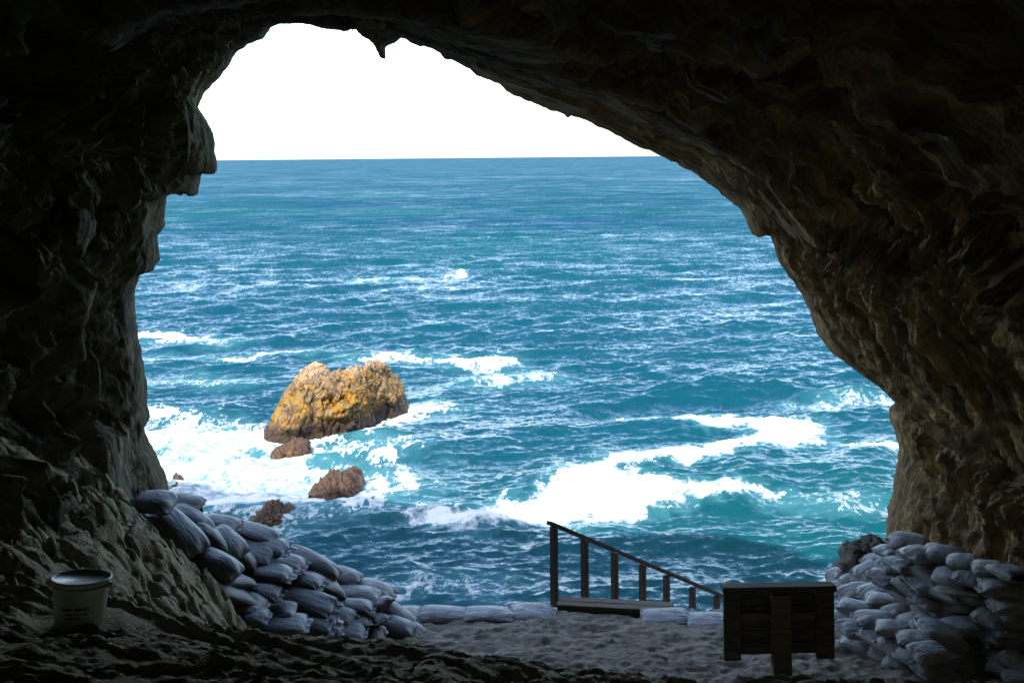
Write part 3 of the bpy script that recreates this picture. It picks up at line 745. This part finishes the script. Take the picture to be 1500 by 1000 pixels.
def sea_rock(stations, label, mat, nc=110, nr=90, amp=0.5, seed=1, lump=1.2, fine=0.10, pw=0.62):
    st = np.array(stations, float)
    px = np.linspace(st[0, 0], st[-1, 0], nc)
    top, base, dep = [np.interp(px, st[:, 0], st[:, i]) for i in (1, 2, 3)]
    P = np.zeros((nr, nc, 3))
    for j in range(nc):
        f = sea_point(px[j], base[j])
        yr = f[1] + 0.45 * dep[j]
        H = max(0.05, U(px[j], top[j], yr / K)[2])
        th = np.linspace(-0.12, math.pi + 0.12, nr)
        y = f[1] + dep[j] * (1 - np.cos(np.clip(th, 0, math.pi))) / 2
        zz = np.where((th < 0) | (th > math.pi), -0.9, H * np.abs(np.sin(np.clip(th, 0, math.pi))) ** pw)
        zz[0] = zz[-1] = -1.2
        P[:, j, 0] = f[0] * (yr / f[1]) ** sstep(0, 0.5, (y - f[1]) / dep[j]); P[:, j, 1] = y; P[:, j, 2] = zz
    N = grid_normals(P); N = N * np.sign((N * (P - P.mean((0, 1)))).sum(-1, keepdims=True))
    X, Y, Z = P[..., 0], P[..., 1], P[..., 2]
    low = sstep(0.0, 1.4, Z)
    edge = np.sin(np.linspace(0, math.pi, nc)) ** 0.5
    wx = X + 0.25 * noise(X, Y, Z, seed + 30); wz = Z + 0.25 * noise(X, Y, Z + 7, seed + 31)
    f1, c1 = facets(wx / (lump * 1.5), Y / (lump * 1.5), wz / (lump * 1.3), seed)
    f2, c2 = facets(wx / (lump * 0.5), Y / (lump * 0.5), wz / (lump * 0.45), seed + 40)
    d = amp * (1.0 * f1 + 0.36 * f2 - 0.30 * sstep(0.10, 0.0, c1) - 0.12 * sstep(0.12, 0.0, c2)) + amp * 0.22 * fbm(X / (lump * .4), Y / (lump * .4), Z / (lump * .3), 3, seed + 5) + fine * fbm(X / 0.22, Y / 0.22, Z / 0.22, 3, seed + 9, 0.55)
    d = d * edge[None, :] - 0.1 * amp
    P = P + N * d[..., None]
    P[:, 0, 2] = np.minimum(P[:, 0, 2], -0.5); P[:, -1, 2] = np.minimum(P[:, -1, 2], -0.5)
    o = mesh_obj('sea_rock', grid_mesh('sea_rock', P, mat))
    # origin at the rock's foot
    c = P.reshape(-1, 3).mean(0); c[2] = 0
    o.data.transform(Matrix.Translation(Vector(-c))); o.location = Vector(c)
    tag(o, label, 'rock', 'rocks standing in the sea')
    return o
sea_rock([(383,640,646,1.5),(388,627,649,3.5),(400,606,651,5.5),(410,588,652,7),(416,574,652,7.5),(430,559,651,8),(444,544,650,8),(452,539,648,8),(458,537,646,8),(470,541,645,8),(484,543,643,8),(497,545,641,8),(503,549,640,7.5),(510,543,640,7.5),(522,541,638,7.5),(534,544,632,7),(536,535,630,7),(542,531,626,7),(553,530,620,6.5),(565,533,616,6),(568,546,614,6),(578,553,612,5.5),(588,567,609,4.5),(594,582,607,3.5),(599,602,606,1.5)],
         'large ochre and tan sea stack of rock surrounded by waves', M_searock, 230, 140, 0.50, 11, 1.3, 0.10)
sea_rock([(395,664,667,1.0),(403,656,670,2.2),(415,652,671,2.6),(423,650,671,2.8),(428,646,672,3),(440,645,672,3),(449,648,671,2.8),(455,664,670,1.0)],
         'small brown rock awash just in front of the large ochre sea stack', M_reef, 80, 60, 0.35, 31, 0.7, 0.07)
sea_rock([(451,720,724,1.2),(458,714,728,2.5),(468,712,731,3.5),(474,703,734,4),(482,697,738,4.5),(492,698,739,4.5),(502,698,736,4.5),(512,694,730,4.5),(522,695,722,4),(532,702,714,1.5)],
         'reddish brown jagged rock ringed by white foam', M_reef, 110, 90, 0.5, 41, 0.8, 0.12)
sea_rock([(360,772,775,0.8),(368,764,777,1.8),(378,753,777,2.2),(388,745,774,2.5),(396,738,770,2.6),(404,742,768,2.5),(412,740,764,2.4),(420,739,758,2.2),(433,748,752,0.8)],
         'dark wet jagged rock with water pouring off it, shaded by the cliff', M_reef, 110, 90, 0.4, 51, 0.55, 0.10)
sea_rock([(236,716,719,1.5),(248,704,718,3),(258,702,716,3),(265,706,714,2),(271,713,714,1)],
         'low brown rock half hidden behind the cave wall', M_reef, 60, 50, 0.3, 61, 0.8, 0.08)

# ------------------------------------------------------------------ boulders by the stack of bags
def boulder(px, py, D, sx, sy, sz, seed, label):
    n, m = 48, 28
    th = np.linspace(0, 2 * math.pi, n, endpoint=False)[None, :]; ph = np.linspace(-math.pi / 2, math.pi / 2, m)[:, None]
    d = np.stack([np.cos(ph) * np.cos(th), np.cos(ph) * np.sin(th), np.sin(ph) + 0 * th], -1)
    d = np.sign(d) * np.abs(d) ** 0.8
    r = 1 + 0.22 * fbm(d[..., 0] * 1.4, d[..., 1] * 1.4, d[..., 2] * 1.4, 3, seed) + 0.10 * fbm(d[..., 0] * 4, d[..., 1] * 4, d[..., 2] * 4, 3, seed + 3, .55, True)
    P = d * r[..., None] * np.array([sx, sy, sz])
    o = mesh_obj('boulder', grid_mesh('boulder', P, M_boulder, closed_u=True)); o.location = Vector(U(px, py, D))
    tag(o, label, 'boulder', 'boulders behind the stacked sandbags')
boulder(1277, 806, 10.1, 0.17, 0.25, 0.16, 5, 'rounded brown boulder perched between the cave wall and the sandbags')
boulder(1262, 828, 10.0, 0.24, 0.32, 0.24, 9, 'brown boulder low behind the sandbags at the edge of the sea')
boulder(1300, 840, 10.0, 0.30, 0.4, 0.30, 12, 'broad brown boulder behind the upper sandbags, against the cave wall')
boulder(1250, 850, 10.0, 0.26, 0.35, 0.22, 15, 'brown boulder at the sand edge, lowest behind the sandbags')

# ------------------------------------------------------------------ sandbags
def bag_mesh(seed, mat, frayed=False, fold_amp=0.05, sq=(0.62, 0.8)):
    n, m = 34, 30
    u = np.linspace(-1, 1, n)[:, None]; a = np.linspace(0, 2 * math.pi, m, endpoint=False)[None, :]
    r = np.random.default_rng(seed)
    asym = r.uniform(-0.18, 0.18)
    fat = np.clip(1 - np.abs(u) ** 3.6, 0, 1) ** 0.5 * (1 + asym * u)
    wid = 0.90 + 0.10 * np.clip(1 - np.abs(u) ** 3, 0, 1)
    ca, sa = np.cos(a), np.sin(a)
    y = np.sign(ca) * np.abs(ca) ** sq[0] * wid * 0.5
    z = np.sign(sa) * np.abs(sa) ** sq[1] * (0.07 + 0.93 * fat) * 0.5
    z = np.where(z < 0, z * 0.9, z)
    x = u * 0.5 + 0 * a
    x = x * (1 - 0.05 * ca ** 2)
    # slump, puckers at the sewn ends, wrinkles
    ox = r.uniform(0, 50)
    z = z + 0.10 * noise(x * 2.2 + ox, y * 2.2, 0.5, seed) - 0.08 * (x * 2) ** 2
    puck = np.abs(u) ** 4
    fold = np.abs(np.sin(y * 13 + 2.5 * noise(x * 3 + ox, y * 3, 0.1, seed + 8) + ox)) * (np.abs(u) ** 2.0) * fold_amp * np.sign(z + 0.05)
    z = z + puck * 0.07 * np.sin(a * 7 + ox) - fold * (np.abs(z) > 0.05) + 0.03 * fbm(x * 3 + ox, y * 2, z * 1.5, 3, seed + 2, .5)
    y = y + puck * 0.03 * np.sin(a * 5 + ox) + 0.03 * noise(x * 3 + ox, 0.2, z * 3, seed + 4)
    P = np.stack(np.broadcast_arrays(x, y, z), -1)
    if frayed: P[-1] *= np.array([1, 1.05, 1.0]); P[-1, :, 0] += 0.05 * r.uniform(-1, 1, m); P[-1, :, 2] += 0.16 * sa[0]
    me = grid_mesh('sandbag', P, mat, closed_u=True, flip=True)
    bm = bmesh.new(); bm.from_mesh(me)
    if not frayed:
        bm.verts.ensure_lookup_table()
        for row in (0, n - 1):
            try: bm.faces.new([bm.verts[row * m + k] for k in range(m)])
            except ValueError: pass
    bm.to_mesh(me); bm.free()
    return me
def seam_mesh(seed, mat):
    r = np.random.default_rng(seed + 500)
    n = 13; t = np.linspace(-1, 1, n)
    y = t * 0.40
    wav = 0.045 * np.sin(t * 9 + seed) + 0.02 * r.uniform(-1, 1, n) - 0.08
    L = 0.085 + 0.03 * r.uniform(-1, 1, n)
    rows = []
    for dx, th in ((0.462, 0.02), (0.5, 0.014), (0.5, -0.014), (0.462, -0.02)):
        xx = dx + (L if dx == 0.5 else 0)
        rows.append(np.stack([xx + 0 * t, y, wav + th + (0 if dx < 0.5 else -0.05)], -1))
    return grid_mesh('seam', np.stack(rows), mat)
BAG_ME, SEAM_ME = {}, {}
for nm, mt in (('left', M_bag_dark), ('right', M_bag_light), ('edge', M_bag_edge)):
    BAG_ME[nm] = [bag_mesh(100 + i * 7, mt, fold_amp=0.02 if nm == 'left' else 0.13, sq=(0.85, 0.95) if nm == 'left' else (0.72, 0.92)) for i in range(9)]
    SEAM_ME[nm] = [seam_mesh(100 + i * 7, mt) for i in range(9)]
TORN = bag_mesh(333, M_bag_light, True)
GROUPS = {'left': 'sandbags in the heap beside the rock mound', 'right': 'sandbags stacked by the sign', 'edge': 'sandbags edging the sand'}
for i, b in enumerate(BAGS):
    px, py, w, h, tilt, D, pile, label = b
    rr = random.Random(i * 13 + 5)
    p = BP[i]
    y = p[1]
    L = w * D / 1150.0 * 1.08
    T = max(0.13, h * D / 1150.0 * 0.72) if pile != 'edge' else h * D / 1150.0 * 0.72
    W = rr.uniform(0.34, 0.42)
    pitch = 0.0
    lat, dep = F / y, (py - 230.5) / y            # pixels per metre across, and per metre of depth
    if pile == 'right':
        yaw = -math.atan(math.tan(R(tilt)) * lat / dep * 0.62)
        pitch = R(tilt) * 0.34
    elif pile == 'left':
        share = 0.35 if abs(tilt) < 20 else 0.2
        yaw = -math.atan(math.tan(R(tilt)) * lat / dep * share); pitch = R(tilt) * (1 - share)
    else:
        yaw = R(rr.uniform(-4, 4))
    yaw += R(rr.uniform(-4, 4))
    L = L / max(0.62, math.cos(yaw))
    if pile == 'right': L = min(max(L * 0.95, 0.36), 0.60); W = rr.uniform(0.27, 0.33); T *= 1.08
    if pile != 'edge' and L < 0.42 and w < h * 1.45: W, L = max(L, 0.3), 0.5; yaw += R(70) * (1 if tilt > 0 else -1)
    T = min(T, 0.30)
    k = rr.randrange(9)
    torn = 'torn' in label
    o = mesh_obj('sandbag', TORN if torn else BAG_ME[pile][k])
    o.location = Vector(p) - Vector((0, 0, 0.035 if pile == 'edge' else 0))
    flipx = rr.random() < 0.35
    if torn: flipx = True; yaw = R(115)
    o.rotation_euler = (R(rr.uniform(-6, 6)) + R(8), pitch if not flipx else -pitch, yaw + (math.pi if flipx else 0))
    if flipx: o.rotation_euler[0] *= -1
    o.scale = (L, W, T)
    tag(o, label, 'sandbag', GROUPS[pile])
    if not torn:
        mesh_obj('seam', SEAM_ME[pile][k], o)

# ------------------------------------------------------------------ little stakes stuck in the heap
def stake(px, py, D, h, label, lean):
    p = Vector(U(px, py, D))
    e = bpy.data.objects.new('wooden_stake', box_and_point(h)); e.location = p; e.rotation_euler = (0.05, lean, 0.4)
    link(e); tag(e, label, 'stake', 'stakes in the sandbag heap')
def box_and_point(h):
    bm = box_bm(0.034, 0.03, h, Matrix.Translation((0, 0, h / 2 - 0.1)), cuts=2, rough=0.002, seed=int(h * 100))
    top = [v for v in bm.verts if v.co.z > h - 0.11]
    for v in top: v.co.x *= 0.7
    me = bpy.data.meshes.new('wooden_stake'); bm.to_mesh(me); bm.free(); me.materials.append(M_wood_dark); return me
stake(295, 758, 8.35, 0.21, 'short dark stake poking up behind the upper sandbags of the heap', 0.0)
stake(303, 768, 8.35, 0.17, 'thin leaning stake next to the short dark stake in the heap', 0.18)
stake(424, 808, 8.75, 0.17, 'short dark stake at the lower crest of the sandbag heap', -0.12)

# ------------------------------------------------------------------ railing, stairs and landing
def build_rail():
    pxs = [811, 856, 900, 941, 976, 1014, 1050]; tops = [768, 787, 806, 824, 840, 857, 870]
    Ds = [9.75, 10.05, 10.38, 10.75, 11.15, 11.5, 11.9]
    tp = [Vector(U(a, b, d)) for a, b, d in zip(pxs, tops, Ds)]
    base = tp[0] - Vector((0, 0, 1.02))
    root = bpy.data.objects.new('stair_railing', None); link(root); root.location = base
    tag(root, 'weathered wooden handrail on seven posts sloping down towards the sea', 'railing')
    ends = (tp[0] + (tp[0] - tp[1]) * 0.14, tp[6] + (tp[6] - tp[5]) * 0.6)
    axis = Vector(tp[6] - tp[0]).normalized()
    beam('handrail', ends[0] - base, ends[1] - base, 0.085, 0.045, M_wood_rail, root, seed=1)
    for i, q in enumerate(tp):
        low = q - Vector((0, 0, 1.06 if i else 1.10))
        beam('post', low - base, q - base - Vector((0, 0, 0.025)), 0.082, 0.075, M_wood_rail, root, up=(axis.x, axis.y, 0), seed=3 + i)
    # the flight of steps below it
    st = bpy.data.objects.new('timber_stairs', None); link(st); st.location = base
    tag(st, 'timber steps leading down from the sand beside the railing', 'stairs')
    side = Vector((axis.y, -axis.x, 0)).normalized()            # away from the railing, to seaward right
    side = -side if side.y > 0 else side
    o0 = Vector((0, 0, -0.10)); o1 = tp[6] - tp[0] + Vector((0, 0, -0.16))
    for s in (0.07, 0.95):
        beam('stringer', o0 + side * s, o1 + side * s, 0.05, 0.22, M_wood_deck, st, seed=20)
    for k in range(1, 12):
        c = o0.lerp(o1, k / 12) + Vector((0, 0, 0.05))
        beam('tread', c + side * 0.10, c + side * 0.92, 0.26, 0.04, M_wood_deck, st, seed=30 + k)
    # landing board along the edge of the sand
    a = Vector(U(815, 888, floor_D(888, 0.05))); b = Vector(U(984, 897, floor_D(897, 0.05)))
    ld = bpy.data.objects.new('timber_landing', None); link(ld); ld.location = (a + b) / 2
    tag(ld, 'worn flat timber landing at the head of the steps', 'landing')
    n = Vector((-(b - a).y, (b - a).x, 0)).normalized()
    for k in range(2):
        off = n * (0.06 + 0.15 * k)
        beam('plank', a + off - ld.location, b + off - ld.location, 0.145, 0.05, M_wood_deck, ld, seed=50 + k)
    beam('edge_board', a - n * 0.035 - ld.location + Vector((0, 0, -0.02)), b - n * 0.035 - ld.location + Vector((0, 0, -0.02)), 0.04, 0.12, M_wood_rail, ld, seed=55)
build_rail()

# ------------------------------------------------------------------ the sign seen from behind
def build_sign():
    D = 7.77
    foot = Vector(U(1145, 994, D))
    root = bpy.data.objects.new('information_sign', None); link(root); root.location = foot
    root.rotation_euler = (R(-3), R(0.7), R(3))
    tag(root, 'dark timber information board on one thick post, seen from its back', 'sign')
    s = D / 1150.0
    def X(px): return (px - 1145) * s
    def Z(py): return (994 - py) * s
    beam('post', (0, 0, -0.15), (0, 0, Z(872)), 0.185, 0.10, M_wood_deck, root, up=(0, 1, 0), seed=70)
    zt, zb = Z(874), Z(963)
    beam('face_panel', (X(1066), 0.148, (zt + zb) / 2), (X(1223), 0.148, (zt + zb) / 2), 0.024, zt - zb + 0.01, M_wood_dark, root, seed=71, bevel=0.003)
    nb = 5
    for k in range(nb):
        z0 = zb + (zt - zb) * k / nb; z1 = zb + (zt - zb) * (k + 1) / nb - 0.008
        beam('board', (X(1067), 0.115, (z0 + z1) / 2), (X(1222), 0.115, (z0 + z1) / 2), 0.03, z1 - z0, M_wood_dark, root, seed=72 + k, bevel=0.003)
    for a, b in ((1062, 1087), (1200, 1227)):
        beam('stile', (X((a + b) / 2), 0.07, Z(969)), (X((a + b) / 2), 0.07, Z(866)), (b - a) * s, 0.055, M_wood_dark, root, up=(0, 1, 0), seed=80 + a)
    for a, b in ((1088, 1131), (1160, 1199)):
        beam('rail', (X(a), 0.08, Z(907)), (X(b), 0.08, Z(907)), 0.035, 0.075, M_wood_deck, root, seed=90 + a, bevel=0.004)
    beam('cap', (X(1060), 0.08, Z(866)), (X(1229), 0.08, Z(866)), 0.16, 0.06, M_wood_dark, root, seed=99)
build_sign()

# ------------------------------------------------------------------ bucket
def lathe(name, prof, mat, parent, n=56):
    th = np.linspace(0, 2 * math.pi, n, endpoint=False)
    P = np.array([[(r * math.cos(t), r * math.sin(t), z) for t in th] for r, z in prof])
    return mesh_obj(name, grid_mesh(name, P, mat, closed_u=True), parent)
def build_bucket():
    p = Vector(U(116, 910, 4.3))
    root = bpy.data.objects.new('plastic_bucket', None); link(root); root.location = p + Vector((0, 0, -0.02))
    root.rotation_euler = (R(-4), R(2), 0)
    tag(root, 'white plastic bucket with a closed lid standing on the rock', 'bucket')
    h = 0.262
    lathe('body', [(0.001, 0.004), (0.118, 0.0), (0.126, 0.006), (0.148, h * 0.80), (0.150, h * 0.84), (0.157, h * 0.845), (0.157, h * 0.86), (0.150, h * 0.865), (0.152, h * 0.93)], M_bucket, root)
    lathe('lid', [(0.152, h * 0.925), (0.161, h * 0.93), (0.162, h * 0.99), (0.158, h), (0.150, h), (0.147, h * 0.955), (0.001, h * 0.95)], M_bucket_lid, root)
    for s in (-1, 1):
        bm = bmesh.new(); bmesh.ops.create_cone(bm, cap_ends=True, segments=16, radius1=0.018, radius2=0.012, depth=0.03)
        bmesh.ops.transform(bm, matrix=Matrix.Translation((s * 0.168, -0.02, h * 0.87)) @ Matrix.Rotation(R(90) * s, 4, 'Y'), verts=bm.verts)
        bm_obj('handle_lug', bm, M_bucket, root, smooth=False)
    # wire handle lying against the side, and two lines of unreadable dark print
    rr = random.Random(4)
    for row, (z, n, hh) in enumerate(((0.124, 19, 0.016), (0.098, 14, 0.011), (0.078, 9, 0.008))):
        bm = bmesh.new()
        a0 = R(-112 + row * 6); x = a0
        for k in range(n):
            wd = rr.uniform(0.025, 0.05); x += wd + rr.uniform(0.008, 0.02)
            if rr.random() < 0.12: x += 0.03
            r0 = 0.126 + (0.148 - 0.126) * (z / (h * 0.8)) + 0.0025
            vs = [bm.verts.new((r0 * math.cos(q), r0 * math.sin(q), z + s * hh * rr.uniform(0.7, 1.0) / 2)) for q, s in ((x - wd, -1), (x, -1), (x, 1), (x - wd, 1))]
            bm.faces.new(vs)
        bm_obj('printed_line', bm, M_print, root)
build_bucket()
